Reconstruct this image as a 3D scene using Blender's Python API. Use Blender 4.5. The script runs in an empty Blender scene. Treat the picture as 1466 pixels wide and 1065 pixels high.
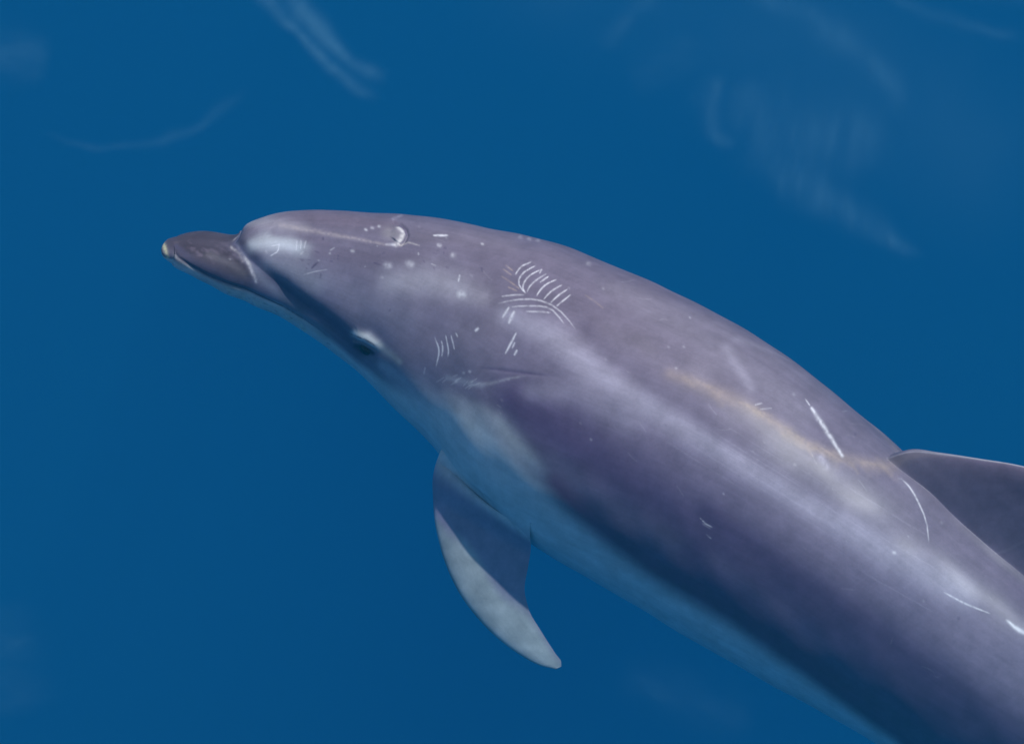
import bpy, math
import numpy as np
from mathutils import Matrix, Vector

scene = bpy.context.scene
rng = np.random.default_rng(7)

# ------------------------------------------------------------------ camera
W, H = 1466.0, 1065.0            # photograph frame used for measuring directions
DEPR = math.radians(48.0)        # camera looks this far below the horizon
DIST = 7.0
FPX = 870.0 * DIST               # focal length in photograph pixels
R_ = np.array([1.0, 0.0, 0.0])
U_ = np.array([0.0, math.sin(DEPR), math.cos(DEPR)])
N_ = np.array([0.0, -math.cos(DEPR), math.sin(DEPR)])
C0 = np.array([0.0, 0.0, -0.30])
CAM = C0 + DIST * N_
cam_data = bpy.data.cameras.new("camera")
cam = bpy.data.objects.new("camera", cam_data)
scene.collection.objects.link(cam)
cam.matrix_world = Matrix(((R_[0], U_[0], N_[0], CAM[0]), (R_[1], U_[1], N_[1], CAM[1]),
                           (R_[2], U_[2], N_[2], CAM[2]), (0, 0, 0, 1)))
cam_data.sensor_width = 36.0
cam_data.lens = FPX / W * 36.0
cam_data.clip_start = 0.1
cam_data.clip_end = 500.0
scene.camera = cam

# ------------------------------------------------------------------ sky and sun
SUN_DIR = np.array([0.33, 0.12, 0.93])
SUN_DIR = SUN_DIR / np.linalg.norm(SUN_DIR)
sun_el = math.asin(SUN_DIR[2])
sun_az = math.atan2(SUN_DIR[0], SUN_DIR[1])      # clockwise from +Y
world = bpy.data.worlds.new("World")
scene.world = world
world.use_nodes = True
wn = world.node_tree.nodes
sky = wn.new("ShaderNodeTexSky")
sky.sky_type = 'NISHITA'
sky.sun_disc = False
sky.sun_elevation = sun_el
sky.sun_rotation = sun_az
world.node_tree.links.new(sky.outputs[0], wn["Background"].inputs[0])
wn["Background"].inputs[1].default_value = 0.09
sun_data = bpy.data.lights.new("sun", 'SUN')
sun_data.energy = 4.35
sun_data.angle = math.radians(0.6)
sun_data.color = (1.0, 0.95, 0.88)
sun = bpy.data.objects.new("sun", sun_data)
scene.collection.objects.link(sun)
sun.rotation_euler = Vector(SUN_DIR).to_track_quat('Z', 'Y').to_euler()
sun.location = (0, 0, 20)

scene.view_settings.view_transform = 'Standard'
scene.view_settings.look = 'None'
scene.view_settings.gamma = 1.0
scene.view_settings.use_curve_mapping = False
scene.view_settings.exposure = 0.0
scene.render.engine = 'CYCLES'
scene.cycles.use_denoising = True
scene.cycles.volume_bounces = 3
scene.cycles.max_bounces = 8
scene.cycles.transparent_max_bounces = 16

# ------------------------------------------------------------------ helpers
def nmat(name):
    m = bpy.data.materials.new(name)
    m.use_nodes = True
    m.node_tree.nodes.clear()
    out = m.node_tree.nodes.new("ShaderNodeOutputMaterial")
    return m, m.node_tree.nodes, m.node_tree.links, out

def project(P):
    """world points -> photograph pixels"""
    d = P - CAM
    z = -(d @ N_)
    return np.stack([W / 2 + FPX * (d @ R_) / z, H / 2 - FPX * (d @ U_) / z], -1)

def rays(px):
    px = np.asarray(px, float)
    d = ((px[..., 0:1] - W / 2) * R_ - (px[..., 1:2] - H / 2) * U_) / FPX - N_
    return d

def at_height(px, z):
    d = rays(px)
    z = np.asarray(z, float)
    t = (z - CAM[2]) / d[..., 2]
    return CAM + d * t[..., None]

def at_plane(px, p0, n):
    d = rays(px)
    t = ((p0 - CAM) @ n) / (d @ n)
    return CAM + d * t[..., None]

def nspline(x, y, xq):
    """natural cubic spline, y may have several columns"""
    x = np.asarray(x, float); y = np.asarray(y, float)
    if y.ndim == 1:
        return nspline(x, y[:, None], xq)[:, 0]
    n = len(x); h = np.diff(x)
    A = np.eye(n); b = np.zeros_like(y)
    for i in range(1, n - 1):
        A[i, i-1:i+2] = h[i-1], 2 * (h[i-1] + h[i]), h[i]
        b[i] = 6 * ((y[i+1] - y[i]) / h[i] - (y[i] - y[i-1]) / h[i-1])
    M = np.linalg.solve(A, b)
    k = np.clip(np.searchsorted(x, xq) - 1, 0, n - 2)
    hh = h[k][:, None]; a = ((x[k+1] - xq)[:, None]) / hh; c = 1 - a
    return a * y[k] + c * y[k+1] + ((a**3 - a) * M[k] + (c**3 - c) * M[k+1]) * hh**2 / 6

def pchip(x, y, xq):
    x = np.asarray(x, float); y = np.asarray(y, float)
    if y.ndim > 1:
        return np.stack([pchip(x, y[:, i], xq) for i in range(y.shape[1])], -1)
    h = np.diff(x); d = np.diff(y) / h
    m = np.zeros_like(y)
    for i in range(1, len(x) - 1):
        if d[i-1] * d[i] > 0:
            w1 = 2 * h[i] + h[i-1]; w2 = h[i] + 2 * h[i-1]
            m[i] = (w1 + w2) / (w1 / d[i-1] + w2 / d[i])
    m[0], m[-1] = d[0], d[-1]
    k = np.clip(np.searchsorted(x, xq) - 1, 0, len(x) - 2)
    t = (xq - x[k]) / h[k]
    return ((2*t**3 - 3*t**2 + 1) * y[k] + (t**3 - 2*t**2 + t) * h[k] * m[k]
            + (-2*t**3 + 3*t**2) * y[k+1] + (t**3 - t**2) * h[k] * m[k+1])

def sstep(a, b, x):
    t = np.clip((x - a) / (b - a), 0, 1)
    return t * t * (3 - 2 * t)

def unit(v):
    return v / np.maximum(np.linalg.norm(v, axis=-1, keepdims=True), 1e-12)

def stroke(P, pts, w):
    """distance (in widths) from each measured point to a polyline, and the fraction along it"""
    pts = np.asarray(pts, float)
    w = np.broadcast_to(np.asarray(w, float), (len(pts),))
    best = np.full(len(P), 1e9); frac = np.zeros(len(P))
    seg = np.linalg.norm(np.diff(pts, axis=0), axis=1); cum = np.concatenate([[0], np.cumsum(seg)])
    for i in range(len(pts) - 1):
        e = pts[i+1] - pts[i]
        t = np.clip(((P - pts[i]) @ e) / max(e @ e, 1e-9), 0, 1)
        d = np.linalg.norm(P - (pts[i] + t[:, None] * e), axis=1) / (w[i] + t * (w[i+1] - w[i]))
        up = d < best
        best[up] = d[up]; frac[up] = ((cum[i] + t * seg[i]) / cum[-1])[up]
    return best, frac

def lattice(p, seed):
    """smooth value noise in two dimensions"""
    r = np.random.default_rng(seed).random((64, 64))
    i = np.floor(p).astype(int); f = p - i; f = f * f * (3 - 2 * f)
    g = lambda a, b: r[(i[:, 0] + a) % 64, (i[:, 1] + b) % 64]
    return (g(0, 0) * (1 - f[:, 0]) + g(1, 0) * f[:, 0]) * (1 - f[:, 1]) + (g(0, 1) * (1 - f[:, 0]) + g(1, 1) * f[:, 0]) * f[:, 1]

# ------------------------------------------------------------------ water
def make_water():
    x0, x1, y0, y1, z0, z1 = -22, 22, -18, 26, -14, 0.0
    v = [(x, y, z) for z in (z0, z1) for y in (y0, y1) for x in (x0, x1)]
    f = [(0, 2, 3, 1), (4, 5, 7, 6), (0, 1, 5, 4), (2, 6, 7, 3), (0, 4, 6, 2), (1, 3, 7, 5)]
    me = bpy.data.meshes.new("water"); me.from_pydata(v, [], f)
    ob = bpy.data.objects.new("water", me); scene.collection.objects.link(ob)
    m, n, l, out = nmat("sea_water")
    sc = n.new("ShaderNodeVolumeScatter"); ab = n.new("ShaderNodeVolumeAbsorption"); add = n.new("ShaderNodeAddShader")
    s = np.array(WATER_S); a = np.array(WATER_A)
    sc.inputs["Color"].default_value = (*(s / s.max()), 1); sc.inputs["Density"].default_value = s.max()
    sc.inputs["Anisotropy"].default_value = 0.0
    da = a.max() * 1.25
    ab.inputs["Color"].default_value = (*(1 - a / da), 1); ab.inputs["Density"].default_value = da
    l.new(sc.outputs[0], add.inputs[0]); l.new(ab.outputs[0], add.inputs[1]); l.new(add.outputs[0], out.inputs["Volume"])
    me.materials.append(m)
    ob["kind"] = "structure"
    ob["label"] = "deep clear blue sea water around the dolphin"
    return ob
WATER_S = (0.006, 0.092, 0.158)     # scattering per metre, red green blue
WATER_A = (0.52, 0.235, 0.110)      # absorption per metre
make_water()

# ------------------------------------------------------------------ dolphin body: spine and sections
# upper outline point, lower outline point (measured), height of the centre, then dorsal / ventral / side proportions, squareness
ST = [
    ((245.3, 346.7), (235.6, 372.5), -.209, 0.70, 0.85, 1.15, 2.3),
    ((263.2, 338.5), (247.9, 383.1), -.212, 0.64, 0.82, 1.18, 2.5),
    ((300, 333.5), (273.5, 395.5), -.218, 0.66, 0.84, 1.15, 2.5),
    ((332, 337), (302, 409), -.225, 0.74, 0.88, 1.10, 2.4),
    ((354, 337), (320, 420), -.229, 0.82, 0.90, 1.06, 2.3),
    ((375, 332), (336, 426), -.233, 0.90, 0.93, 1.02, 2.2),
    ((398, 326), (354, 434), -.238, 0.96, 0.95, 0.99, 2.15),
    ((432, 316), (386, 449), -.245, 1.00, 0.95, 0.96, 2.1),
    ((480, 309), (428, 473.7), -.253, 1.00, 0.97, 0.96, 2.1),
    ((569.8, 309.1), (494.8, 520.3), -.268, 0.98, 1.00, 0.98, 2.1),
    ((680.2, 321.0), (575.6, 587.2), -.286, 0.98, 1.00, 0.99, 2.05),
    ((740.8, 333.2), (630.7, 631.8), -.298, 1.00, 1.00, 0.98, 2.0),
    ((800.2, 350.2), (678.8, 675.7), -.310, 1.00, 1.00, 0.98, 2.0),
    ((919.6, 397.9), (761.7, 770.1), -.335, 1.02, 1.00, 0.97, 2.0),
    ((1039.6, 456.7), (850.5, 831.1), -.360, 1.04, 1.00, 0.96, 2.0),
    ((1159.1, 536.1), (950.3, 891.4), -.385, 1.06, 1.00, 0.95, 2.0),
    ((1290.8, 642.2), (1060.1, 954.6), -.415, 1.06, 1.02, 0.94, 2.0),
    ((1420.0, 765.0), (1192.1, 1023.9), -.455, 1.05, 1.05, 0.92, 2.0),
    ((1560.0, 890.0), (1345.0, 1110.0), -.50, 1.05, 1.05, 0.88, 2.0),
    ((1710.0, 1005.0), (1530.0, 1190.0), -.56, 1.05, 1.05, 0.82, 2.0),
    ((1850.0, 1100.0), (1710.0, 1260.0), -.63, 1.05, 1.05, 0.72, 2.0),
    ((1990.0, 1185.0), (1890.0, 1310.0), -.70, 1.05, 1.05, 0.62, 2.0),
    ((2110.0, 1260.0), (2050.0, 1345.0), -.76, 1.00, 1.00, 0.60, 2.0),
]
TIP_PX, TIP_Z = (231, 361), -.207
TAIL_PX, TAIL_Z = (2150, 1335), -.78
ups = np.array([s[0] for s in ST], float); los = np.array([s[1] for s in ST], float)
zs = np.array([s[2] for s in ST]); prop = np.array([s[3:] for s in ST])
pdir = unit(ups - los); half = np.linalg.norm(ups - los, axis=1) / 2
cpx = (ups + los) / 2
rad = half / 870.0
LOW = np.array([0, 0, 1.0])

DROOP = np.array([0, 0, 0, 0, .05, .08, .10, .13, .16, .18, .18, .15, .12, .07, .03] + [0] * (len(ST) - 15))
prop = np.concatenate([prop, DROOP[:, None]], 1)

def section(theta, hu, hd, w, p, droop):
    c, s = np.cos(theta), np.sin(theta)
    e = 2.0 / p
    cc = np.sign(c) * np.abs(c) ** e
    ss = np.sign(s) * np.abs(s) ** e
    return np.where(cc > 0, hu, hd) * cc - droop * ss**2 * (1 + .6 * cc), w * ss          # up, left

ROLL_S = [0.0, 0.35, 0.75, 1.25, 1.7, 2.7]                 # the animal leans away from the viewer towards its tail
ROLL_A = [10.0, 11.0, 16.0, 27.0, 28.0, 20.0]

def rolled(T, s):
    Up = unit(LOW - (T @ LOW)[:, None] * T)
    Lf = np.cross(T, Up)                                  # animal's left: it heads along -T
    a = np.radians(pchip(ROLL_S, ROLL_A, np.clip(s, 0, 2.7)))[:, None]
    return np.cos(a) * Up - np.sin(a) * Lf, np.cos(a) * Lf + np.sin(a) * Up

def frames(Cp):
    T = unit(np.gradient(Cp, axis=0))
    s = np.concatenate([[0], np.cumsum(np.linalg.norm(np.diff(Cp, axis=0), axis=1))])
    Up, Lf = rolled(T, s)
    return T, Up, Lf

th_fit = np.linspace(-np.pi, np.pi, 181)
for it in range(12):
    Cp = np.concatenate([at_height(np.array([TIP_PX]), np.array([TIP_Z])), at_height(cpx, zs),
                         at_height(np.array([TAIL_PX]), np.array([TAIL_Z]))])
    T, Up, Lf = frames(Cp)
    for i in range(len(ST)):
        a, b = section(th_fit, prop[i, 0], prop[i, 1], prop[i, 2], prop[i, 3], prop[i, 4])
        P = Cp[i+1] + rad[i] * (a[:, None] * Up[i+1] + b[:, None] * Lf[i+1])
        q = project(P)
        e = (q - cpx[i]) @ pdir[i] - (((ups[i] + los[i]) / 2 - cpx[i]) @ pdir[i])
        rad[i] *= 1 + 0.8 * (2 * half[i] / (e.max() - e.min()) - 1)
        cpx[i] -= 0.8 * (e.max() + e.min()) / 2 * pdir[i]
ctrl = Cp
arc = np.concatenate([[0], np.cumsum(np.linalg.norm(np.diff(ctrl, axis=0), axis=1))])
rad_c = np.concatenate([[0.0], rad, [0.012]])
prop_c = np.concatenate([prop[:1], prop, prop[-1:]])
S_END = arc[-1]

def spine(s):
    C = nspline(arc, ctrl, s)
    ds = 0.004
    T = unit(nspline(arc, ctrl, np.minimum(s + ds, S_END)) - nspline(arc, ctrl, np.maximum(s - ds, 0)))
    T = np.where(s[:, None] < 0.02, unit(ctrl[2] - ctrl[0])[None] * np.ones((len(s), 1)), T)
    Up, Lf = rolled(T, s)
    r = np.sqrt(np.maximum(pchip(arc, rad_c**2, s), 0))
    r = np.where(s > arc[4], pchip(arc, rad_c, s), r)
    return C, T, Up, Lf, r, pchip(arc, prop_c, s)

def surface(s, theta):
    C, T, Up, Lf, r, pr = spine(s)
    th = np.broadcast_to(theta, (len(s), len(theta)))
    a, b = section(th, pr[:, 0:1], pr[:, 1:2], pr[:, 2:3], pr[:, 3:4], pr[:, 4:5])
    # the melon's front edge sweeps back along the sides of the beak
    ta = np.abs(th)
    lag = 0.0 * (1 - np.cos(np.minimum(ta, np.pi / 2))) * sstep(2.7, 1.7, ta) * (sstep(0.05, 0.11, s) * sstep(0.30, 0.16, s))[:, None]
    r = np.interp(s[:, None] - lag, s, r) if len(s) > 50 else np.repeat(r[:, None], len(theta), 1)
    return C[:, None] + r[..., None] * (a[..., None] * Up[:, None] + b[..., None] * Lf[:, None])

# rows (along the body) and columns (around it; 0 = back, + = left side, which faces the camera)
S_VIS = arc[18] * 0.45 + arc[19] * 0.55
NROW1, NROW2 = 940, 110
s_rows = np.concatenate([np.array([0.0008]), 0.0008 + (np.linspace(0, 1, 60)[1:] ** 1.6) * 0.06])
s_rows = np.concatenate([s_rows, np.linspace(s_rows[-1], S_VIS, NROW1)[1:], np.linspace(S_VIS, S_END, NROW2)[1:]])
d2r = math.radians
cols = np.concatenate([np.linspace(d2r(-58), d2r(152), 520), np.linspace(d2r(152), d2r(302), 92)[1:-1]])
cols = np.where(cols > np.pi, cols - 2 * np.pi, cols)
order = np.argsort(cols); cols = cols[order]
NR, NC = len(s_rows), len(cols)
BODY = surface(s_rows, cols)                               # NR x NC x 3
SYM = project(surface(s_rows, np.abs(cols)).reshape(-1, 3))  # measured position of the matching left-side point

def grid_normals(P):
    dr = np.gradient(P, axis=0)
    dc = np.roll(P, -1, 1) - np.roll(P, 1, 1)
    n = np.cross(dc, dr)
    return unit(n)
NORM = grid_normals(BODY)
ctrs = spine(s_rows)[0]
if np.mean(np.sum(NORM * (BODY - ctrs[:, None]), -1)) < 0:
    NORM = -NORM
SF = np.repeat(s_rows, NC)
TH = np.tile(cols, NR)
# ------------------------------------------------------------------ relief on the body
def facing():
    n = NORM.reshape(-1, 3); v = unit(CAM - BODY.reshape(-1, 3))
    return np.sum(n * v, -1)
FACE = facing()
near_sym = sstep(0.02, 0.15, np.where(TH >= 0, FACE, 1.0)) * (SF < arc[18])
PXN = project(BODY.reshape(-1, 3))
disp = np.zeros(NR * NC)

def nearest_cell0(px):
    q = np.sum((PXN - np.asarray(px, float)) ** 2, 1) + np.where(FACE > 0.0, 0, 1e6)
    k = int(np.argmin(q))
    return k // NC, k % NC

def relief(pts, w, depth, sym=True, prof="gauss", fade=True):
    P = SYM if sym else PXN
    pts = np.asarray(pts, float); m = np.max(w) * 4
    k = np.where((P[:, 0] > pts[:, 0].min() - m) & (P[:, 0] < pts[:, 0].max() + m) &
                 (P[:, 1] > pts[:, 1].min() - m) & (P[:, 1] < pts[:, 1].max() + m) &
                 ((np.abs(TH) < 2.6) if sym else (FACE > 0.0)))[0]
    d, f = stroke(P[k], pts, w)
    g = np.exp(-d**2)
    if fade:
        g *= sstep(0, .06, f) * sstep(0, .06, 1 - f) if fade is True else fade(f)
    disp[k] += depth * g

CREASE = [(326, 336), (333, 341), (341, 351), (350, 366), (359, 384), (367, 404)]
GROOVE = [(329, 338), (344, 353), (357, 368), (378, 387), (404, 410), (430, 431), (457, 449), (483, 472), (504, 492), (514, 502)]
MOUTH = [(247, 355), (255, 368), (273, 381), (299, 396), (325, 406), (351, 414), (378, 427), (404, 439), (430, 455), (457, 472), (474, 485)]
relief(GROOVE, [6, 8, 10, 11, 12, 12, 12, 11, 9, 7], -0.0034, fade=lambda f: sstep(1.0, .8, f) * sstep(0, .2, f))
MELON = np.array([(322, 322), (331, 337), (338, 346), (346, 356), (357, 368), (378, 387), (404, 410), (430, 431), (457, 449), (483, 472), (504, 490)], float)
def side_of(P, pts):
    best = np.full(len(P), 1e9); sd = np.zeros(len(P)); fr = np.zeros(len(P))
    for i in range(len(pts) - 1):
        e = pts[i+1] - pts[i]; q = P - pts[i]
        t = np.clip((q @ e) / (e @ e), 0, 1)
        d = np.linalg.norm(q - t[:, None] * e, axis=1)
        up = d < best
        best[up] = d[up]; sd[up] = (np.sign(e[1] * q[:, 0] - e[0] * q[:, 1]) * d)[up]; fr[up] = (i + t[up]) / (len(pts) - 1)
    return sd, fr
_k = np.where((SF < .45) & (np.abs(TH) < 2.2))[0]
_d, _f = side_of(SYM[_k], MELON)
_m = 1 - (1 - np.clip((_d + 2) / 46, 0, 1)) ** 2.4
disp[_k] += (0.0215 * (1 - _f) ** 1.2 + .001) * _m * sstep(.40, .20, SF[_k]) * sstep(2.0, 1.5, np.abs(TH[_k]))
# the beak's skin ends in a slightly raised rim
relief([(x - 3, y + 1) for x, y in CREASE[1:]], 5, 0.0012, fade=lambda f: sstep(0, .45, f) * sstep(1, .8, f))
relief(MOUTH, 2.4, -0.0016, fade=lambda f: sstep(0, .05, f) * sstep(1, .8, f))
# brow and eye socket
relief([(500, 478), (512, 481), (524, 485), (536, 494), (546, 506)], [7, 9, 9, 8, 6], 0.0042, fade=lambda f: sstep(0, .4, f) * sstep(1, .6, f))
relief([(505, 492), (521, 501), (537, 508)], [6, 8, 6], -0.003, fade=lambda f: sstep(0, .35, f) * sstep(1, .65, f))
relief([(503, 484), (520, 490), (533, 498), (540, 504)], 1.3, -0.0014, sym=True)
# blowhole: a raised crescent lip with a slit behind it
BLOW = [(559, 321), (570, 322), (577, 328), (579, 335), (576, 343), (569, 350), (557, 351)]
relief([(566, 327), (571, 335), (565, 344)], [6, 7, 6], 0.003, sym=False)
relief([(560, 319), (573, 321), (581, 328), (583, 336), (579, 345), (572, 352)], 2.2, -0.0035, sym=False)
# ear crease and the folds in front of the flipper
relief([(676, 526), (720, 530), (765, 536), (803, 541)], 3.0, -0.0008, sym=True, fade=lambda f: sstep(0, .4, f) * sstep(1, .6, f))
# the back rises into the fin
_i, _ = nearest_cell0((1270, 656)); s0 = s_rows[_i]
disp += 0.012 * np.exp(-(TH * 0.22 / 0.028) ** 2) * sstep(s0 - .05, s0 + .10, SF) * sstep(s0 + .50, s0 + .32, SF)
# soft unevenness of living skin (muscle and blubber)
def bumps(n, amp, lo, hi):
    q = BODY.reshape(-1, 3); out = np.zeros(len(q))
    for _ in range(n):
        k = rng.normal(size=3); k /= np.linalg.norm(k)
        lam = rng.uniform(lo, hi)
        out += np.sin(q @ k * (2 * np.pi / lam) + rng.uniform(0, 6.28))
    return amp * out / math.sqrt(n)
disp += bumps(14, 0.0007, 0.05, 0.16) * sstep(0.05, 0.4, SF)
BODY = BODY + NORM * disp.reshape(NR, NC, 1)
NORM = np.sign(np.mean(np.sum(grid_normals(BODY) * NORM, -1))) * grid_normals(BODY)

# ------------------------------------------------------------------ colour of the skin
COL = np.zeros((NR * NC, 3))
DARK = np.array([0.105, 0.048, 0.108]); MID = np.array([0.180, 0.155, 0.228]); PALE = np.array([0.60, 0.59, 0.60])
COL[:] = MID
TA = np.abs(TH)
# where the pale belly starts: measured edge of the flank turned into an angle for every row
EDGE = np.array([(231, 366), (255, 372), (300, 400), (351, 418), (404, 438), (457, 470), (505, 513), (560, 552), (620, 568), (690, 588), (730, 632),
                 (770, 684), (812, 732), (860, 772), (940, 830), (1050, 895), (1150, 965), (1260, 1045), (1500, 1200), (1900, 1420)], float)
left = np.linspace(0, np.pi, 241)
PL = project(surface(s_rows, left).reshape(-1, 3)).reshape(NR, 241, 2)
below = PL[..., 1] - np.interp(PL[..., 0], EDGE[:, 0], EDGE[:, 1])
th_edge = np.array([left[np.argmax(b > 0)] if np.any(b > 0) else 2.3 for b in below])
th_edge = np.clip(th_edge, 0.9, 2.35)
k = np.ones(41) / 41
th_edge = np.convolve(np.pad(th_edge, 20, mode='edge'), k, 'valid')
TE = np.repeat(th_edge, NC)
belly = sstep(-0.10, 0.14, TA - TE)
cape = sstep(0.25, -0.2, TA - 0.55)

def paint(pts, w, col, a, sym=True, hard=False, ends=0.0):
    P = SYM if sym else PXN
    pts = np.asarray(pts, float); m = np.max(w) * 3.2
    k = np.where((P[:, 0] > pts[:, 0].min() - m) & (P[:, 0] < pts[:, 0].max() + m) &
                 (P[:, 1] > pts[:, 1].min() - m) & (P[:, 1] < pts[:, 1].max() + m) &
                 ((TA < 2.7) if sym else (FACE > -0.05)))[0]
    if not len(k):
        return
    d, f = stroke(P[k], pts, w)
    g = sstep(1.25, 0.55, d) if hard else np.exp(-d**2)
    if np.max(w) < 6:
        g = g * np.clip(.35 + 1.0 * lattice(P[k] / 3.1, 5) * (.6 + .8 * lattice(P[k] / 9.0, 6)), 0, 1.0)
    if ends:
        g *= sstep(0, ends, f) * sstep(0, ends, 1 - f)
    g = (g * a)[:, None]
    COL[k] = COL[k] * (1 - g) + np.asarray(col) * g

def scar(pts, w=1.35, a=.85, col=None, sym=False):
    """a thin mark that tapers and fades towards its ends"""
    col = WHITE if col is None else col
    p = np.asarray(pts, float); t = np.linspace(0, 1, len(p)); tt = np.linspace(0, 1, 9)
    q = pchip(t, p, tt) if len(p) > 2 else np.stack([np.interp(tt, t, p[:, 0]), np.interp(tt, t, p[:, 1])], -1)
    paint(q, .70 * w * (.45 + .55 * np.sin(np.pi * np.clip(tt * .9 + .05, 0, 1))), col, a, sym=sym, ends=.12)

COL += cape[:, None] * (np.array([.140, .118, .170]) - COL) * 0.6
# darker flank below the pale sweep
FLANK = np.array([.085, .062, .140])
paint([(735, 575), (800, 620), (880, 690), (1000, 780), (1130, 880), (1260, 975), (1420, 1090)], [38, 64, 72, 76, 76, 76, 76], FLANK, .92)
paint([(790, 690), (850, 750), (930, 812), (1050, 880), (1150, 950), (1250, 1020), (1320, 1070)], [16, 24, 26, 28, 30, 30, 30], DARK, .7)
paint([(1010, 735), (1130, 825), (1260, 915), (1420, 1040), (1500, 1100)], [18, 27, 33, 37, 37], np.array([.062, .048, .108]), .8)
COL += belly[:, None] * (PALE - COL)
COL[:] = COL

TAN = np.array([.37, .285, .25]); BLAZE = np.array([.37, .34, .44]); WHITE = np.array([.68, .66, .74]); INK = np.array([.045, .035, .07])
PURP = np.array([.115, .088, .125])
# --- head
paint([(250, 348), (280, 356), (315, 368), (345, 386)], [16, 27, 34, 24], PURP * .48, .97)
for q in range(70):
    x = rng.uniform(250, 355); y = np.interp(x, [250, 355], [345, 375]) + rng.normal(0, 9)
    paint([(x, y), (x + rng.uniform(2, 9), y + rng.uniform(0, 5))], rng.uniform(1, 2.6), PURP * (1.5 if q % 2 else .3), rng.uniform(.15, .45))
paint([(252, 352), (276, 375), (318, 396), (358, 408)], [4, 6, 6, 5], np.array([.08, .07, .13]), .55)
paint([(300, 365), (330, 378), (350, 392)], [6, 7, 6], np.array([.17, .15, .18]), .45)
paint([(268, 392), (300, 404), (345, 420), (400, 446), (450, 474)], [5, 6, 7, 7, 6], np.array([.40, .40, .40]), .35)
paint(MOUTH, 1.15, INK, .95, ends=.05)
paint([(x - 1, y + 5) for x, y in MOUTH], 3.0, np.array([.50, .48, .47]), .5, ends=.05)
paint([(300, 409), (351, 425), (404, 450), (457, 484), (488, 508)], [4, 5, 6, 7, 6], np.array([.50, .49, .46]), .4)
for q in range(60):
    t = rng.uniform(0, 1); x = 320 + 150 * t; y = 409 + 78 * t ** 1.12 + rng.uniform(-2, 10)
    paint([(x, y), (x + rng.uniform(1, 5), y + rng.uniform(0, 3))], rng.uniform(.9, 1.8), np.array([.62, .58, .45]) if q % 2 else np.array([.2, .2, .22]), rng.uniform(.2, .6))
paint([(236, 351), (236, 359), (240, 368)], [2.0, 3.2, 2.4], np.array([.70, .63, .40]), .85)
paint([(246, 337), (262, 332), (300, 331)], [3, 2.2, 1.5], np.array([.72, .62, .45]), .6)
paint([(258, 334), (252, 343)], 4, np.array([.36, .28, .28]), .5)
paint(CREASE, 2.2, np.array([.55, .52, .58]), .85)
paint([(331, 354), (342, 362), (348, 374)], 2.0, np.array([.55, .50, .52]), .5)
paint([(349, 360), (372, 392), (420, 440), (470, 480)], [5, 8, 8, 6], np.array([.20, .22, .29]), .7)
paint(GROOVE, [4, 7, 9, 10, 11, 11, 11, 12, 12, 9], np.array([.085, .08, .15]), .86)
paint([(345, 349), (360, 352), (395, 346)], [3, 4, 4], PURP * .7, .6)
paint([(362, 355), (385, 352), (415, 352), (438, 360)], [7, 12, 13, 10], np.array([.56, .57, .64]), .75)  # highlight on the melon's front, painted as a pale patch
paint([(385, 378), (420, 385), (450, 405)], [12, 18, 18], np.array([.36, .36, .43]), .45)
paint([(372, 318), (420, 312), (500, 316), (560, 320)], [9, 12, 13, 10], PURP * 1.15, .75, sym=False)
paint([(362, 330), (400, 328), (440, 333)], [6, 8, 7], np.array([.30, .27, .32]), .6, sym=False)
paint([(395, 340), (430, 341), (470, 350)], [4, 6, 6], np.array([.15, .12, .18]), .5, sym=False)
paint([(405, 330), (450, 334), (510, 343), (557, 351)], [3, 3, 2.5, 2], np.array([.38, .32, .35]), .6, sym=False)
paint([(440, 362), (500, 366), (545, 372), (600, 368)], [8, 11, 12, 12], np.array([.13, .105, .155]), .6, sym=False)
paint([(600, 340), (660, 340), (730, 350)], [10, 14, 14], np.array([.155, .13, .175]), .5, sym=False)
paint([(560, 405), (610, 402), (655, 412), (690, 425)], [20, 24, 22, 14], np.array([.46, .43, .50]), .5)  # broad highlight on the side of the head, painted into the skin
paint([(470, 400), (520, 430), (580, 455)], [16, 24, 22], np.array([.25, .23, .31]), .4)
paint([(690, 415), (720, 440), (700, 470), (660, 480)], [22, 24, 26, 26], np.array([.18, .155, .21]), .45)
paint([(252, 341), (300, 338), (328, 341)], [7, 11, 7], PURP * .55, .9, sym=False)
paint([(548, 524), (575, 545), (612, 572)], [9, 15, 20], np.array([.46, .45, .52]), .6)
# --- eye
paint([(508, 477), (526, 483), (543, 495)], [5, 7, 5], np.array([.70, .68, .68]), .9)  # sunlit highlight of the brow, painted pale
paint([(543, 496), (556, 506), (572, 518)], [6, 6, 5], np.array([.48, .45, .44]), .6)
paint([(509, 496), (521, 501), (533, 506)], [3.5, 8.5, 3.5], INK, 1.0)
paint([(500, 478), (512, 481), (524, 485), (534, 491), (539, 496)], 1.1, INK, .85, ends=.1)
paint([(506, 489), (518, 492), (532, 499), (539, 503)], [1.4, 1.6, 1.4, 1], np.array([.28, .18, .20]), .8)
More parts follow.
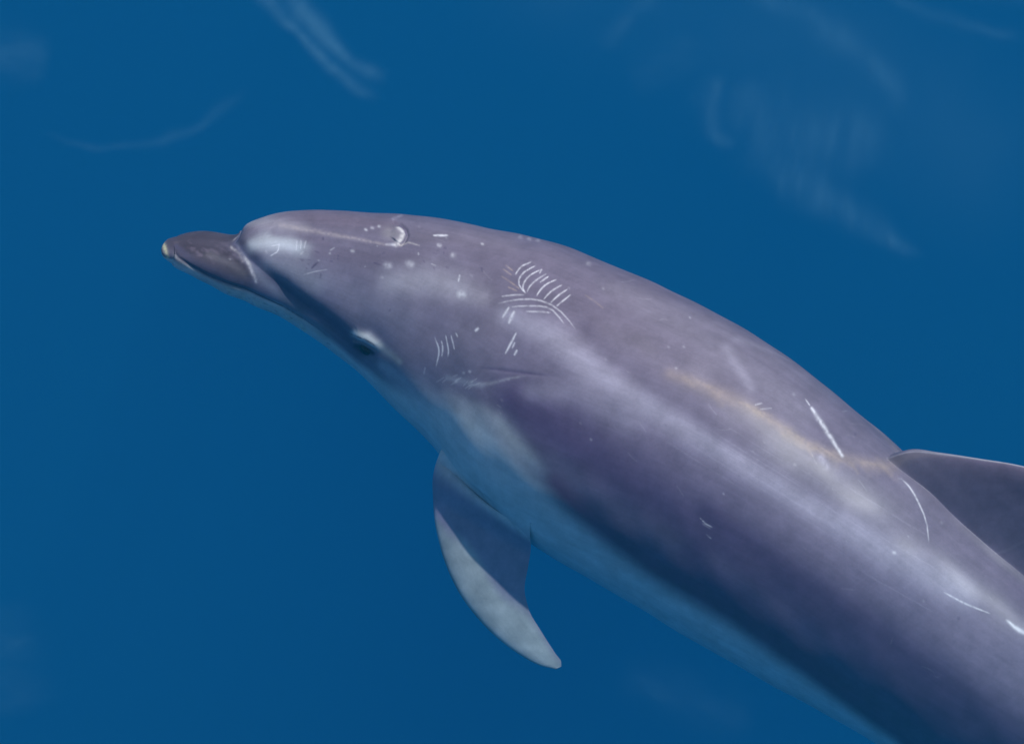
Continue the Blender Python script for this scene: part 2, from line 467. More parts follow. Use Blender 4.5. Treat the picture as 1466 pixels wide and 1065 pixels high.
# --- blowhole and the marks about it
paint([(568, 327), (575, 330), (577, 336), (573, 344), (566, 350)], [2, 3, 4, 3.4, 3], np.array([.70, .66, .68]), .8, sym=False)  # crescent highlight on the lip, painted pale
paint([(556, 334), (566, 336)], [9, 8], np.array([.30, .27, .30]), .6, sym=False)
paint([(572, 322), (579, 327), (581.5, 335), (578, 343), (573, 348)], 1.5, INK * 2, .8, sym=False)
paint([(553, 350), (562, 350)], [1.5, 2], WHITE, .7, sym=False)
paint([(572, 350), (584, 346), (600, 351)], [2, 1.5, 1], np.array([.50, .45, .46]), .6, sym=False)
paint([(563, 314), (575, 309)], 2, BLAZE * 1.1, .6, sym=False)
for q in range(26):
    x = rng.uniform(430, 640); y = rng.uniform(352, 384); a = rng.normal(0.1, .7); ln = rng.uniform(2, 9)
    scar([(x, y), (x + math.cos(a) * ln, y + math.sin(a) * ln)], rng.uniform(.9, 2.2), rng.uniform(.25, .6), INK * 1.6 if q % 3 else WHITE * .8)
# --- blaze and flank
paint([(725, 452), (790, 480), (845, 525), (930, 580), (1040, 648), (1160, 722), (1280, 795), (1380, 850)], [15, 22, 24, 22, 20, 22, 24, 22], BLAZE, .72)
paint([(760, 560), (830, 560), (900, 600)], [14, 24, 22], BLAZE * .85, .35)
paint([(838, 470), (900, 530), (1000, 596), (1100, 660), (1200, 722)], [12, 16, 16, 15, 12], np.array([.125, .105, .165]), .55)
paint([(880, 410), (960, 455), (1060, 520), (1150, 590)], [22, 28, 28, 22], np.array([.22, .20, .255]), .4)
paint([(1040, 500), (1075, 555)], [8, 7], BLAZE, .35)
paint([(960, 535), (1040, 566), (1100, 600), (1150, 636), (1205, 655), (1268, 668)], [9, 11, 8, 8, 9, 9], TAN, .30)
for q in range(46):
    t = rng.uniform(0, 5); x = np.interp(t, range(6), [960, 1040, 1100, 1150, 1205, 1268]); y = np.interp(t, range(6), [535, 566, 600, 636, 655, 668]) + rng.normal(0, 4)
    paint([(x, y), (x + rng.uniform(8, 30), y + rng.uniform(5, 18))], rng.uniform(2, 5.5), TAN * rng.uniform(.85, 1.15), rng.uniform(.08, .26), sym=False)
paint([(1100, 640), (1190, 690), (1260, 730)], [22, 32, 30], np.array([.26, .24, .30]), .45)
paint([(1290, 690), (1350, 750), (1440, 830)], [6, 8, 8], np.array([.24, .22, .29]), .2)
paint([(790, 660), (870, 720), (960, 775)], [16, 22, 20], np.array([.18, .16, .24]), .4)
paint([(670, 576), (708, 600), (750, 648), (795, 695)], [9, 13, 12, 10], np.array([.56, .56, .58]), .62, ends=.35)
paint([(640, 566), (690, 590)], [10, 12], np.array([.40, .40, .44]), .4)
paint([(1020, 800), (1120, 880), (1240, 980), (1330, 1065)], [12, 18, 20, 20], np.array([.15, .125, .205]), .4)
paint([(1300, 672), (1345, 716), (1400, 772), (1475, 846)], [8, 18, 24, 28], np.array([.118, .096, .155]), .75, sym=False)  # soft shading at the fin's base, painted onto the back
# fine brush streaks running along the blaze
for q in range(46):
    o = rng.normal(0, 17); t0 = rng.uniform(0, .7); t1 = min(1, t0 + rng.uniform(.15, .4))
    bx = np.array([[930, 572], [1040, 642], [1160, 716], [1280, 790], [1380, 846]], float)
    tt = np.linspace(t0, t1, 5) * 4
    pp = np.stack([np.interp(tt, np.arange(5), bx[:, c]) for c in (0, 1)], -1) + np.array([-.53, .85]) * -o
    paint(pp, rng.uniform(.6, 1.1), BLAZE * (1.25 if q % 3 else .55), rng.uniform(.08, .22), sym=False, ends=.3)
# --- tooth rakes and scratches (measured lines)
for p in [
    [(761.4, 374.4), (745.5, 381.8), (737, 394)],
    [(768.7, 379.3), (750.4, 389), (742.6, 400), (743, 407.4), (752.8, 420.8)],
    [(776, 385.4), (760, 392.8), (750.4, 403.7), (748.4, 412.3), (754, 421.3)],
    [(776, 385), (772, 392)],
    [(783.3, 391.5), (767.5, 401.3), (757.7, 411), (754, 419.6)],
    [(785.8, 395.7), (772.3, 405)],
    [(798, 400), (782, 407.4), (772.3, 417.2), (767.5, 425)],
    [(805.3, 407.4), (789.4, 417.2), (777.2, 429.4)],
    [(813.8, 413), (800.4, 422), (787, 434.2)],
    [(818, 420.8), (804, 431.8), (795.5, 439)]]:
    scar(p, 1.45, .95)
for p in [
    [(709, 435.5), (730.9, 430.6), (755.3, 428), (774.8, 430.6), (794.3, 439), (811.4, 455), (826, 474.5)],
    [(716, 424.5), (735.7, 422.5), (752.8, 422)],
    [(728.4, 440.3), (750.4, 438), (774.8, 438), (789.4, 442.8), (804, 458.7), (809, 466)],
    [(750.4, 445.7), (772.3, 446), (789.4, 447.7)]]:
    scar(p, 1.5, .68)
for p in [[(716, 394), (731, 403.7), (745.5, 414.7)], [(719, 384), (733, 394)], [(726, 410), (741, 417)], [(723, 379), (735, 388)]]:
    scar(p, 1.6, .5, TAN * 1.2)
for p, w in [([(729.6, 439), (718.6, 455.7)], 2.0), ([(737, 444.5), (727.2, 464)], 2.7), ([(739.4, 474.5), (722.3, 507.5)], 1.9),
             ([(737, 489), (732, 499)], 1.5), ([(740, 500), (735.7, 508.7)], 1.9), ([(685.7, 469.6), (679.6, 474.5)], 2.3), ([(658.4, 392.8), (656, 403.7)], 1.5),
             ([(618.6, 337), (643, 337)], 1.9)]:
    scar(p, w * 1.15, .9)
for p in [[(621.5, 481), (628.3, 502.6), (623.5, 527)], [(631.3, 486.7), (633.5, 498), (632, 512)], [(637.6, 478.7), (641.8, 502.6), (640.5, 512.3)],
          [(645.4, 478.7), (650.8, 501.4)], [(652.3, 476.2), (655.7, 483)]]:
    scar(p, 1.35, .9)
scar([(609, 525), (606, 537)], 1.4, .4)
for x, y, r, a in [(660.6, 421.3, 5.2, .95), (586.8, 378, 4.6, .7), (555, 380, 4.6, .6), (649, 366, 3.4, .55), (629, 351.3, 2.6, .7), (690.6, 348.8, 1.8, .6), (745.5, 339.5, 2.4, .5),
                   (757.7, 342, 2.4, .5), (770, 344, 2.4, .5), (843, 377, 2.6, .6), (664, 533.5, 1.7, .7), (672.7, 531.8, 1.8, .7), (1280, 791, 2.2, .95), (524, 330, 1.8, .8), (533, 327, 1.9, .8),
                   (543, 325, 1.9, .7), (505, 360, 2.4, .5), (547, 397, 1.8, .4), (968, 527, 1.6, .4)]:
    paint([(x - r * .35, y - r * .1), (x + r * .35, y + r * .1)], r * .95, WHITE, a * .75, sym=False)
scar([(386, 369), (400, 361), (402, 353), (389, 356)], 1.3, .9); scar([(426, 361), (427, 346)], 1.1, .7); scar([(432, 359), (433, 346)], 1.1, .7); scar([(437, 358), (440, 346)], 1.1, .7)
scar([(434, 394), (452, 389), (471, 386)], 1.0, .55)
for p, w, a in [([(446, 386), (452, 380), (458, 375)], 1.7, .8), ([(459, 399), (461, 391)], 1.4, .6), ([(463, 341), (464, 346)], 1.6, .6), ([(557, 446), (560, 442)], 1.6, .5), ([(534, 376), (547, 380)], 1.8, .7),
                ([(547, 364), (551, 361)], 1.8, .6), ([(601, 413), (603, 415)], 1.4, .4), ([(689, 382), (691, 390)], 1.6, .6), ([(1223, 621), (1226, 622)], 2.4, .6), ([(1371, 884), (1374, 886)], 2.6, .5),
                ([(635, 355), (640, 356)], 3, .4), ([(430, 372), (448, 373)], 1, .4)]:
    scar(p, w * 1.2, a, INK * 1.5)
paint([(672, 524), (701, 527.6), (752, 534), (801, 538.6)], [1, 1.6, 1.7, 1.0], INK * 2.2, .7, ends=.3)
paint([(757, 537), (725, 543), (701, 549), (680, 551)], [1.2, 2, 3, 2.4], np.array([.45, .44, .50]), .4, ends=.2)
paint([(640, 541), (660, 545), (690, 552)], [4, 6, 4], np.array([.40, .41, .48]), .35)
for q in range(16):
    x = rng.uniform(636, 690); y = rng.uniform(536, 552)
    scar([(x, y), (x - rng.uniform(6, 14), y + rng.uniform(3, 9))], 1.0, .45, WHITE * .8)
scar([(1152.5, 570.6), (1160, 581)], 1.3, .8); paint([(1162, 584), (1170, 596), (1190, 627), (1206, 653)], [1.8, 3.0, 2.8, 2.0], WHITE, .85, sym=False)
scar([(1288, 684), (1300.4, 697), (1315.5, 723), (1327.4, 751), (1330, 778)], 1.5, .7)
scar([(1000.6, 739.7), (1011, 749.8), (1022, 755)], 1.0, .6); scar([(1003, 748), (1019, 757)], 1.0, .45); scar([(1011, 765), (1019, 771)], 1.0, .4)
scar([(1348.7, 845.9), (1382.7, 864), (1420, 878.6)], 1.6, .85); paint([(1446, 891), (1456, 900), (1475, 909)], [2, 3, 2.4], WHITE, .9, sym=False)
scar([(1080, 580), (1092, 577)], 1.2, .5); scar([(1088, 586), (1106, 584)], 1.2, .5); paint([(1175, 655), (1182, 668)], 5, BLAZE * 1.2, .5, sym=False)
scar([(836, 421), (852, 432), (866, 443)], 1.8, .3, TAN)
paint([(640, 668), (670, 690), (700, 713), (728, 740), (748, 762)], 1.6, INK * 2, .35, ends=.3)
paint([(720, 322), (800, 346), (920, 392), (1040, 450), (1160, 528), (1285, 632)], [14, 20, 26, 30, 30, 26], np.array([.115, .092, .135]), .6, sym=False)  # shade along the upper rim of back and head, painted on one side
paint([(480, 300), (600, 308), (700, 322)], [8, 10, 14], np.array([.115, .092, .135]), .5, sym=False)
# scattered faint scratches and flecks of an old animal's hide
for q in range(70):
    x = rng.uniform(380, 1440); yu = np.interp(x, ups[:, 0], ups[:, 1]); y = yu + rng.uniform(12, 300)
    ang = rng.normal(.62, .55); ln = rng.uniform(4, 26)
    c, s_ = math.cos(ang) * ln, math.sin(ang) * ln
    scar([(x, y), (x + c * .5, y + s_ * .5 + rng.normal(0, 1)), (x + c, y + s_)], rng.uniform(.7, 1.2), rng.uniform(.04, .16), WHITE if q % 4 else INK)
for q in range(50):
    x = rng.uniform(300, 1440); yu = np.interp(x, ups[:, 0], ups[:, 1]); y = yu + rng.uniform(10, 280); r = rng.uniform(.8, 1.8)
    paint([(x, y), (x + 1, y + 1)], r, WHITE if q % 3 else INK, rng.uniform(.08, .28), sym=False)
# ------------------------------------------------------------------ mesh assembly with fins grown out of the body grid
verts = [BODY.reshape(-1, 3)]
vcol = [COL]
vlie = [np.stack([SF, TH * .22, np.zeros(NR * NC)], -1)]
nv = NR * NC
removed = np.zeros((NR - 1, NC), bool)
extra_faces = []
extra_tris = []

def perimeter(i0, i1, j0, j1):
    """grid vertices round a patch, from the middle of its front edge down one side and back up the other"""
    jm = (j0 + j1) // 2
    a = [(i0, j) for j in range(jm, j1)] + [(i, j1) for i in range(i0, i1)] + [(i1, j) for j in range(j1, jm, -1)]
    b = [(i1, j) for j in range(jm, j0, -1)] + [(i, j0) for i in range(i1, i0, -1)] + [(i0, j) for j in range(j0, jm)]
    return a, b

def naca(f):
    return np.maximum(2.9690*np.sqrt(f) - 1.26*f - 3.516*f**2 + 2.843*f**3 - 1.036*f**4, 0.0) / 1.0 + 0.03 * np.sqrt(np.clip(f * (1 - f) * 4, 0, 1))

def grow_fin(i0, i1, j0, j1, sect, layers, colour, side=1.0, blend=0.2, knee=0.08, sag=None):
    """sect(v) -> leading point, trailing point, thickness direction, half thickness; v = 0 root .. 1 tip"""
    global nv
    a, b = perimeter(i0, i1, j0, j1)
    removed[i0:i1, j0:j1] = True
    idx = np.array([i * NC + j for i, j in a + b])
    root = BODY.reshape(-1, 3)[idx]
    rcol = COL[idx]
    na, nb = len(a), len(b)
    ta = np.arange(na) / na; tb = np.arange(nb) / nb
    f = np.concatenate([(1 - np.cos(np.pi * ta)) / 2, (1 + np.cos(np.pi * tb)) / 2])
    sg = np.concatenate([np.ones(na), -np.ones(nb)]) * side
    prev = idx
    us = np.linspace(0, 1, layers + 1)[1:]
    us = 1 - (1 - us) ** 1.3
    for u in us:
        v = u * u / (u + knee) * (1 + knee)
        le, te, nd, ht = sect(v)
        foil = le + f[:, None] * (te - le) + (sg * naca(f) * ht)[:, None] * nd
        if sag is not None:
            foil = foil + sag(f) * (1 - v) ** 3
        bl = 1 - (1 - min(u / blend, 1.0)) ** 2.0
        le0, te0, nd0, ht0 = sect(0.0)
        grow = foil - (le0 + f[:, None] * (te0 - le0) + (sg * naca(f) * ht0)[:, None] * nd0)
        if sag is not None:
            grow = grow - sag(f)
        pts = (root + grow) * (1 - bl) + foil * bl
        verts.append(pts)
        vcol.append(colour(pts, v, f, sg, rcol, bl))
        vlie.append(np.stack([np.full(len(pts), v * .3), f * .06, sg * .1], -1))
        cur = np.arange(nv, nv + len(idx)); nv += len(idx)
        n = len(idx)
        q = np.stack([prev, np.roll(prev, -1), np.roll(cur, -1), cur], -1)
        extra_faces.append(q if side > 0 else q)
        prev = cur
    tip = verts[-1].mean(0)
    verts.append(tip[None]); vcol.append(vcol[-1].mean(0)[None]); vlie.append(vlie[-1].mean(0)[None])
    extra_tris.append(np.stack([prev, np.roll(prev, -1), np.full(len(prev), nv)], -1))
    nv += 1

def nearest_cell(px):
    q = PXN - np.asarray(px, float)
    q = np.sum(q * q, 1) + np.where(FACE > 0.0, 0, 1e6)
    k = int(np.argmin(q))
    return k // NC, k % NC

# --- left flipper, held out and down; its outline was measured, its plane tilts back with the arm
FLIP = [  # leading edge, trailing edge, along the span
    ((623, 646), (757, 766)), ((619, 690), (760, 784)), ((621, 737), (756, 812)), ((631, 788), (751, 843)), ((653, 843), (757, 873)),
    ((692, 896), (776, 907)), ((740, 937), (795, 937)), ((775, 956), (804, 951)), ((796, 961), (804, 957))]
FV = np.array([0, .13, .28, .44, .6, .76, .89, .965, 1.0])
_, jc = nearest_cell((690, 710))
PXG = PXN.reshape(NR, NC, 2)
fi0 = int(np.argmin(np.sum((PXG[:, jc] - np.array([620, 656])) ** 2, -1)))
fi1 = int(np.argmin(np.sum((PXG[:, jc] - np.array([752, 764])) ** 2, -1)))
fm = (fi0 + fi1) // 2
fp0 = BODY[fm, jc]
FN = unit(N_ - 0.01 * U_ - 0.30 * R_)
fl_le = at_plane(np.array([p[0] for p in FLIP]), fp0, FN)
fl_te = at_plane(np.array([p[1] for p in FLIP]), fp0, FN)
fl_ht = np.array([.0135, .0115, .010, .0085, .0075, .006, .0042, .0028, .0015])
Cm, Tm, Um, Lm, _, _ = [x[0] for x in spine(np.array([s_rows[fm]]))]

def flip_sect(mirror):
    def f(v):
        vv = np.array([v])
        le = pchip(FV, fl_le, vv)[0]; te = pchip(FV, fl_te, vv)[0]; ht = np.interp(v, FV, fl_ht)
        bend = -(0.03 * v * v + 0.025 * sstep(0.0, 0.22, v)) * N_
        le = le + bend; te = te + bend; nd = FN
        if mirror:
            le = le - 2 * ((le - Cm) @ Lm) * Lm; te = te - 2 * ((te - Cm) @ Lm) * Lm; nd = nd - 2 * (nd @ Lm) * Lm
        return le, te, nd, ht
    return f

FLIP_COL = np.array([0.44, 0.42, 0.42])
def flip_colour(pts, v, f, sg, rcol, bl):
    c = np.tile(FLIP_COL, (len(pts), 1))
    n = 0.5 + 0.5 * np.sin(pts @ np.array([61, 37, 53.0]) + 2 * np.sin(pts @ np.array([-23, 71, 31.0])))
    c *= (0.9 + 0.2 * n)[:, None]
    edge = np.exp(-(f / 0.05) ** 2) * sstep(0.3, 0.6, v)
    c *= (1 - 0.45 * edge)[:, None]
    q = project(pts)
    dk = sstep(-10, 12, ((q[:, 1] - 728) * 147 - (q[:, 0] - 618) * 166) / 221.7 + 5 * np.sin(q[:, 0] / 13))[:, None]  # root side of this line is darkened as the body's painted shadow
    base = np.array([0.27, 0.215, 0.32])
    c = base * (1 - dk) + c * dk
    k = sstep(0.0, 0.12, v)
    return rcol * (1 - k) + c * k

hw = int(0.015 / (0.24 * (cols[NC // 2 + 1] - cols[NC // 2])))
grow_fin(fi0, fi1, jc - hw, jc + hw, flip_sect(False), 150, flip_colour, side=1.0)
jr = int(np.argmin(np.abs(cols + cols[jc])))
hr = max(3, int(round(0.015 / 0.24 / abs(cols[jr+1] - cols[jr]))))
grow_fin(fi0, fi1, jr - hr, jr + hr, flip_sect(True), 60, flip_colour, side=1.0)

# --- dorsal fin
di0, dj0 = nearest_cell((1270, 656))
FIN_S0 = s_rows[di0]; FIN_LEN = 0.36
di1 = int(np.argmin(np.abs(s_rows - (FIN_S0 + FIN_LEN))))
j0 = int(np.argmin(np.abs(cols)))
Cf, Tf, Uf, Lfn, rf, prf = [x[0] for x in spine(np.array([FIN_S0 + FIN_LEN * .5]))]
pA = BODY[di0, j0]; pB = BODY[di1, j0]
FT = unit(pB - pA); FU = unit(Uf - (Uf @ FT) * FT); FL = np.cross(FT, FU)
print("fin base", project(pA), project(pB), cols[dj0])
fbx = project(pB)
FINPX = [((1272, 654), tuple(fbx)), ((1302, 646), (fbx[0] + 2, fbx[1] - 25)), ((1340, 649), (fbx[0] + 16, fbx[1] - 62)), ((1400, 657), (fbx[0] + 40, fbx[1] - 95)),
         ((1466, 668), (fbx[0] + 72, fbx[1] - 112)), ((1540, 690), (fbx[0] + 105, fbx[1] - 112)), ((1600, 720), (fbx[0] + 140, fbx[1] - 95)), ((1660, 775), (fbx[0] + 165, fbx[1] - 78))]
FHV = np.array([0, .10, .24, .42, .62, .8, .92, 1.0])
FHT = np.array([.0125, .0118, .0108, .0095, .0075, .0055, .0035, .0015])
fin_le = at_plane(np.array([p[0] for p in FINPX], float), pA, FL); fin_te = at_plane(np.array([p[1] for p in FINPX], float), pA, FL)
def fin_sect(v):
    vv = np.array([v])
    return pchip(FHV, fin_le, vv)[0], pchip(FHV, fin_te, vv)[0], FL, np.interp(v, FHV, FHT)
def fin_colour(pts, v, f, sg, rcol, bl):
    c = np.tile(np.array([0.125, 0.103, 0.16]), (len(pts), 1))
    edge = np.exp(-(f / 0.012) ** 2)
    c = c * (1 - edge[:, None] * .5) + np.array([.45, .45, .5]) * edge[:, None] * .5
    k = sstep(0.0, 0.42, v)
    return rcol * (1 - k) + c * k
dw = int(round(0.020 / (0.23 * (cols[j0 + 1] - cols[j0]))))
def fin_sag(f):
    r = di0 + f * (di1 - di0); k = np.clip(r.astype(int), 0, NR - 2); t = (r - k)[:, None]
    le0, te0, _, _ = fin_sect(0.0)
    return BODY[k, j0] * (1 - t) + BODY[k + 1, j0] * t - (le0 + f[:, None] * (te0 - le0))
grow_fin(di0, di1, j0 - dw, j0 + dw, fin_sect, 130, fin_colour, side=1.0, blend=0.5, knee=0.22, sag=fin_sag)

# --- tail flukes
ti0 = int(np.argmin(np.abs(s_rows - (S_END - 0.17)))); ti1 = NR - 6
for sg in (1, -1):
    jt = int(np.argmin(np.abs(cols - sg * d2r(90))))
    hj = 5 if sg < 0 else 12
    Ct, Tt, Ut, Lt, rt, _ = [x[0] for x in spine(np.array([S_END - .09]))]
    FLK = np.array([(0.0, -.09, .09, .012), (.06, -.06, .10, .011), (.12, -.015, .11, .009), (.18, .045, .125, .007), (.23, .11, .155, .004), (.255, .16, .175, .002)])
    FLV = np.array([0, .25, .5, .75, .93, 1.0])
    def fluke_sect(v, sg=sg):
        o, x0, x1, ht = pchip(FLV, FLK, np.array([v]))[0]
        base = Ct + sg * Lt * (o + rt * .55)
        return base + Tt * x0, base + Tt * x1, Ut, ht
    def fluke_colour(pts, v, f, s_, rcol, bl):
        return np.tile(np.array([0.16, 0.14, 0.2]), (len(pts), 1)) * .5 + rcol * .5
    grow_fin(ti0, ti1, jt - hj, jt + hj, fluke_sect, 24, fluke_colour, side=-1.0 if sg < 0 else 1.0)

# --- body faces and the two end caps
ii, jj = np.meshgrid(np.arange(NR - 1), np.arange(NC), indexing='ij')
j2 = (jj + 1) % NC
quads = np.stack([ii * NC + jj, ii * NC + j2, (ii + 1) * NC + j2, (ii + 1) * NC + jj], -1)[~removed]
tipv, endv = nv, nv + 1
verts.append(np.stack([ctrl[0], ctrl[-1]])); vcol.append(np.stack([COL[:NC].mean(0), COL[-NC:].mean(0)])); vlie.append(np.zeros((2, 3))); nv += 2
r0 = np.arange(NC); rl = (NR - 1) * NC + r0
tris = np.concatenate([np.stack([r0, np.full(NC, tipv), np.roll(r0, -1)], -1), np.stack([rl, np.roll(rl, -1), np.full(NC, endv)], -1)])
quads = np.concatenate([quads] + extra_faces)
tris = np.concatenate([tris] + extra_tris)
V = np.concatenate(verts).astype(np.float32); VC = np.concatenate(vcol); VL = np.concatenate(vlie)
base = np.array([ctrl[10][0], ctrl[10][1], ctrl[10][2]])
V = V - base.astype(np.float32)
me = bpy.data.meshes.new("dolphin")
nq, nt = len(quads), len(tris)
me.vertices.add(len(V)); me.vertices.foreach_set("co", V.ravel())
loops = np.concatenate([quads.ravel(), tris.ravel()]).astype(np.int32)
me.loops.add(len(loops)); me.loops.foreach_set("vertex_index", loops)
me.polygons.add(nq + nt)
starts = np.concatenate([np.arange(nq) * 4, nq * 4 + np.arange(nt) * 3]).astype(np.int32)
me.polygons.foreach_set("loop_start", starts)
me.update(calc_edges=True)
me.validate()
import bmesh
bm = bmesh.new(); bm.from_mesh(me)
used = [v for v in bm.verts if not v.link_faces]
attr_keep = np.array([1 if v.link_faces else 0 for v in bm.verts], bool)
bmesh.ops.delete(bm, geom=used, context='VERTS')
bmesh.ops.recalc_face_normals(bm, faces=bm.faces)
bm.to_mesh(me); bm.free()
me.polygons.foreach_set("use_smooth", np.ones(len(me.polygons), bool))
ca = me.attributes.new("skin_colour", 'FLOAT_COLOR', 'POINT')
VCk = VC[attr_keep]
ca.data.foreach_set("color", np.concatenate([np.clip(VCk, 0, 1), np.ones((len(VCk), 1))], 1).astype(np.float32).ravel())
la = me.attributes.new("lie", 'FLOAT_VECTOR', 'POINT'); la.data.foreach_set("vector", VL[attr_keep].astype(np.float32).ravel())
me.update()
dolphin = bpy.data.objects.new("dolphin", me)
scene.collection.objects.link(dolphin)
dolphin.location = base
dolphin["label"] = "grey bottlenose dolphin with pale rake scars swimming just below the surface"
dolphin["category"] = "dolphin"

m, n, l, out = nmat("dolphin_skin")
at = n.new("ShaderNodeAttribute"); at.attribute_name = "skin_colour"
bs = n.new("ShaderNodeBsdfPrincipled")
tc = n.new("ShaderNodeTexCoord")
def noise(src, scale, detail, rough, lo, hi, stretch=None):
    t = n.new("ShaderNodeTexNoise"); t.inputs["Scale"].default_value = scale; t.inputs["Detail"].default_value = detail; t.inputs["Roughness"].default_value = rough
    if stretch:
        mp = n.new("ShaderNodeVectorMath"); mp.operation = 'MULTIPLY'; mp.inputs[1].default_value = stretch; l.new(src, mp.inputs[0]); src = mp.outputs[0]
    l.new(src, t.inputs["Vector"])
    r = n.new("ShaderNodeMapRange"); r.inputs[1].default_value = .28; r.inputs[2].default_value = .72; r.inputs[3].default_value = lo; r.inputs[4].default_value = hi
    l.new(t.outputs[0], r.inputs[0])
    return t, r
lie = n.new("ShaderNodeAttribute"); lie.attribute_name = "lie"
n1, r1 = noise(tc.outputs["Object"], 24, 9, .66, .82, 1.18)
n2, r2 = noise(tc.outputs["Object"], 260, 3, .6, .95, 1.05)
n3, r3 = noise(lie.outputs["Vector"], 1, 6, .6, .91, 1.09, (3.2, 46, 10))
n4, r4 = noise(lie.outputs["Vector"], 1, 4, .6, .96, 1.04, (14, 240, 20))
prev_ = r1
for r_ in (r2, r3, r4):
    mu = n.new("ShaderNodeMath"); mu.operation = 'MULTIPLY'; l.new(prev_.outputs[0], mu.inputs[0]); l.new(r_.outputs[0], mu.inputs[1]); prev_ = mu
vm = n.new("ShaderNodeVectorMath"); vm.operation = 'SCALE'; l.new(at.outputs["Color"], vm.inputs[0]); l.new(mu.outputs[0], vm.inputs["Scale"])
l.new(vm.outputs[0], bs.inputs["Base Color"])
bs.inputs["Roughness"].default_value = .36
bs.inputs["Specular IOR Level"].default_value = .12
bp = n.new("ShaderNodeBump"); bp.inputs["Strength"].default_value = .035; bp.inputs["Distance"].default_value = .002
l.new(n2.outputs[0], bp.inputs["Height"]); l.new(bp.outputs[0], bs.inputs["Normal"])
l.new(bs.outputs[0], out.inputs["Surface"])
me.materials.append(m)

# --- eyes: dark glossy balls set in the sockets
def make_eye(px, mirror):
    i, j = nearest_cell(px)
    if mirror:
        j = int(np.argmin(np.abs(cols + cols[j])))
    c = BODY[i, j]; nrm = NORM[i, j]
    C, T, Up, Lf, r, _ = [x[0] for x in spine(np.array([s_rows[i]]))]
    T = unit(T - (T @ nrm) * nrm); B = np.cross(nrm, T)
    bm = bmesh.new(); bmesh.ops.create_uvsphere(bm, u_segments=28, v_segments=18, radius=1.0)
    for v in bm.verts:
        p = 0.0125 * v.co.x * T + 0.0085 * v.co.y * B + 0.0065 * v.co.z * nrm
        v.co = Vector(p)
    for f in bm.faces:
        f.smooth = True
    em = bpy.data.meshes.new("eye"); bm.to_mesh(em); bm.free()
    ob = bpy.data.objects.new("eye", em); scene.collection.objects.link(ob)
    ob.parent = dolphin; ob.location = Vector(c - base - 0.0015 * nrm)
    em.materials.append(EYE_MAT)
EYE_MAT, n, l, out = nmat("eye_black")
bs = n.new("ShaderNodeBsdfPrincipled"); bs.inputs["Base Color"].default_value = (.018, .012, .022, 1); bs.inputs["Roughness"].default_value = .18
bs.inputs["Specular IOR Level"].default_value = .25
l.new(bs.outputs[0], out.inputs["Surface"])
make_eye((521, 502), False)
make_eye((521, 502), True)

# ------------------------------------------------------------------ ripples on the glassy surface that mirror the sky
RIP_MAT, n, l, out = nmat("water_ripple")
gl = n.new("ShaderNodeBsdfGlossy"); gl.inputs["Roughness"].default_value = .06; gl.inputs["Color"].default_value = (.34, .86, 1, 1)
tr = n.new("ShaderNodeBsdfTransparent"); mx = n.new("ShaderNodeMixShader"); at = n.new("ShaderNodeAttribute"); at.attribute_name = "sheen"
l.new(at.outputs["Fac"], mx.inputs[0]); l.new(tr.outputs[0], mx.inputs[1]); l.new(gl.outputs[0], mx.inputs[2]); l.new(mx.outputs[0], out.inputs["Surface"])

def make_ripple(strands, label, seed, grain=(.02, .05), turn=0.0, step=3.0):
    """strands: measured polyline, half width, reflectance; lies on the sea surface"""
    allp = np.concatenate([np.array(p, float) for p, _, _ in strands]); wm = max(np.max(w) for _, w, _ in strands) * 2.4
    x = np.arange(allp[:, 0].min() - wm, allp[:, 0].max() + wm, step); y = np.arange(allp[:, 1].min() - wm, allp[:, 1].max() + wm, step)
    gx, gy = np.meshgrid(x, y); P = np.stack([gx.ravel(), gy.ravel()], -1)
    c, s_ = math.cos(turn), math.sin(turn)
    Q = np.stack([P[:, 0] * c + P[:, 1] * s_, -P[:, 0] * s_ + P[:, 1] * c], -1)
    wob = np.stack([lattice(P / 34.0, seed) - .5, lattice(P / 34.0, seed + 1) - .5], -1) * 14
    a = np.zeros(len(P))
    for p, w, k in strands:
        d, f = stroke(P + wob, p, w)
        g = k * np.exp(-d**2) * sstep(0, .18, f + .02) * sstep(0, .22, 1 - f)  # streaks of reflected sky painted in as sheen strength
        a = 1 - (1 - a) * (1 - g)
    tex = .55 * lattice(Q * np.array(grain), seed + 2) + .3 * lattice(Q * np.array(grain) * 2.3, seed + 3) + .15 * lattice(Q * np.array(grain) * 6, seed + 4)
    a *= .55 + .55 * sstep(.2, .8, tex)
    co = at_height(P, np.zeros(len(P)))
    slope = lattice(Q * np.array(grain) * 1.4, seed + 5) - .5
    co[:, 2] += 0.006 + 0.004 * slope * a / (a.max() + 1e-6)
    ny, nx = gx.shape
    ia = np.arange(ny * nx).reshape(ny, nx)
    q = np.stack([ia[:-1, :-1], ia[1:, :-1], ia[1:, 1:], ia[:-1, 1:]], -1).reshape(-1, 4)
    q = q[a[q].max(1) > .002]
    u, inv = np.unique(q, return_inverse=True)
    o = co[u].mean(0)
    rm = bpy.data.meshes.new("surface_ripple"); rm.from_pydata((co[u] - o).tolist(), [], inv.reshape(-1, 4).tolist())
    rm.polygons.foreach_set("use_smooth", np.ones(len(rm.polygons), bool))
    A = rm.attributes.new("sheen", 'FLOAT', 'POINT'); A.data.foreach_set("value", np.clip(a[u], 0, 1).astype(np.float32))
    rm.materials.append(RIP_MAT)
    ob = bpy.data.objects.new("surface_ripple", rm); scene.collection.objects.link(ob); ob.location = o
    ob["label"] = label; ob["category"] = "ripple"; ob["group"] = "pale ripples on the sea surface"

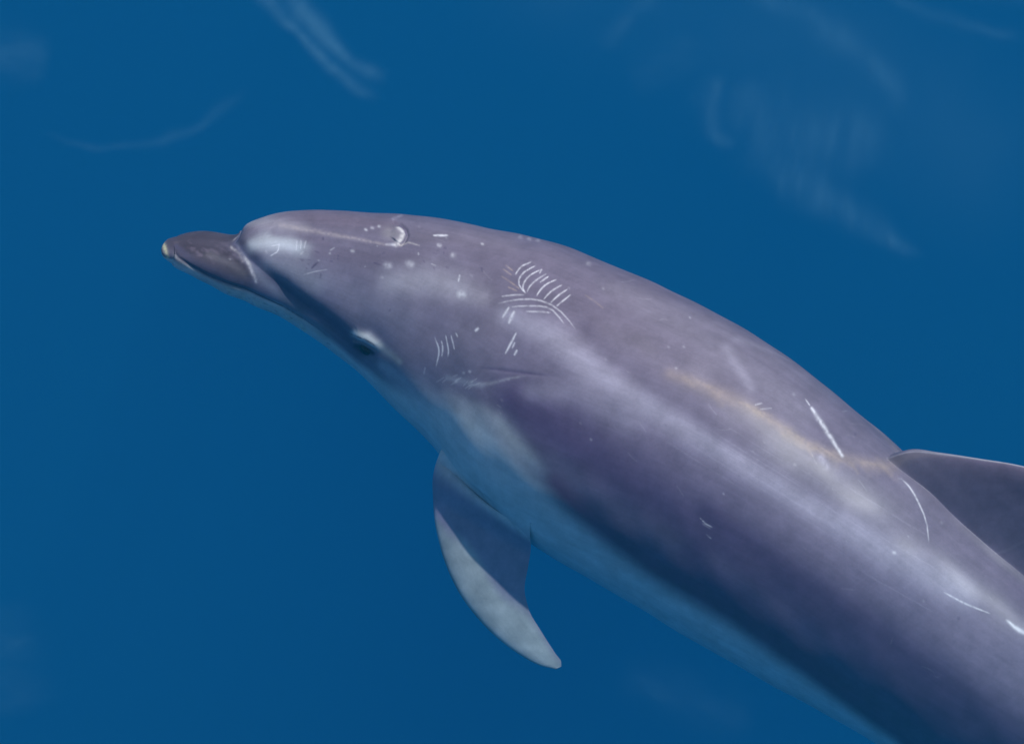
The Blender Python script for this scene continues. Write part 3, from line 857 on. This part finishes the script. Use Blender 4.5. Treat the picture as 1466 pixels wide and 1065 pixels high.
RK = 0.34
make_ripple([([(350, -30), (398, 18), (430, 55), (465, 95), (500, 120), (545, 146)], [12, 9, 7, 8, 9, 8], RK * 1.3),
             ([(395, -30), (432, 20), (466, 62), (500, 92), (556, 118)], [14, 13, 11, 9, 9], RK * 1.35)],
            "pair of pale slanting ripple streaks on the water above the dolphin's forehead", 11, (.03, .012), .85, 2.0)
make_ripple([([(-40, 70), (20, 82), (80, 92)], [34, 30, 22], RK * .55)], "small blurry pale ripple patch on open water at the far left edge", 21)
make_ripple([([(60, 200), (150, 213), (230, 206), (290, 182), (325, 150), (362, 118)], [6, 6, 7, 8, 9, 8], RK * .42)],
            "faint thin curved ripple arc on the water in front of and above the beak", 31, (.02, .02), 0.0, 2.0)
make_ripple([([(1050, -30), (1150, 20), (1225, 70), (1280, 130), (1300, 190)], [22, 20, 18, 16, 14], RK * .5),
             ([(1025, 105), (1012, 150), (1016, 192), (1050, 218)], [14, 14, 12, 10], RK * .5),
             ([(1050, 120), (1120, 200), (1200, 200), (1290, 190)], [34, 48, 48, 30], RK * .5),
             ([(1090, 235), (1160, 270), (1225, 310), (1275, 345), (1325, 380)], [26, 26, 20, 13, 7], RK * .6)],
            "broad wispy ripple veil with a tapering tail on the water behind the dolphin's back", 41, (.050, .011), 0.1, 2.5)
make_ripple([([(1240, -25), (1320, 20), (1390, 48), (1480, 58)], [10, 10, 9, 9], RK * .4), ([(1330, -20), (1500, -5)], [16, 16], RK * .4)],
            "faint long ripple line on the water in the upper right corner", 51, (.015, .03), .3)
make_ripple([([(860, 75), (895, 35), (950, -15)], [12, 14, 14], RK * .3), ([(900, 130), (960, 90), (1010, 60)], [20, 26, 20], RK * .18)],
            "very faint rising ripple on the water between the slanting streaks and the broad veil", 61)
make_ripple([([(0, 860), (15, 940), (25, 1040)], [26, 40, 40], RK * .22)], "dim greenish ripple patch on dark water in the lower left corner", 71)
make_ripple([([(880, 965), (940, 985), (1010, 1010), (1090, 1050)], [22, 30, 30, 24], RK * .16)], "dim soft ripple on the water below the dolphin's belly", 81, (.02, .05), .5)
make_ripple([([(640, -60), (900, -20), (1150, 60), (1400, 190), (1540, 380)], [70, 95, 115, 125, 90], .075)], "very wide faint sheen of sky light across the upper right of the water", 91, (.006, .004), .4, 9.0)  # sheet added to brighten the water here
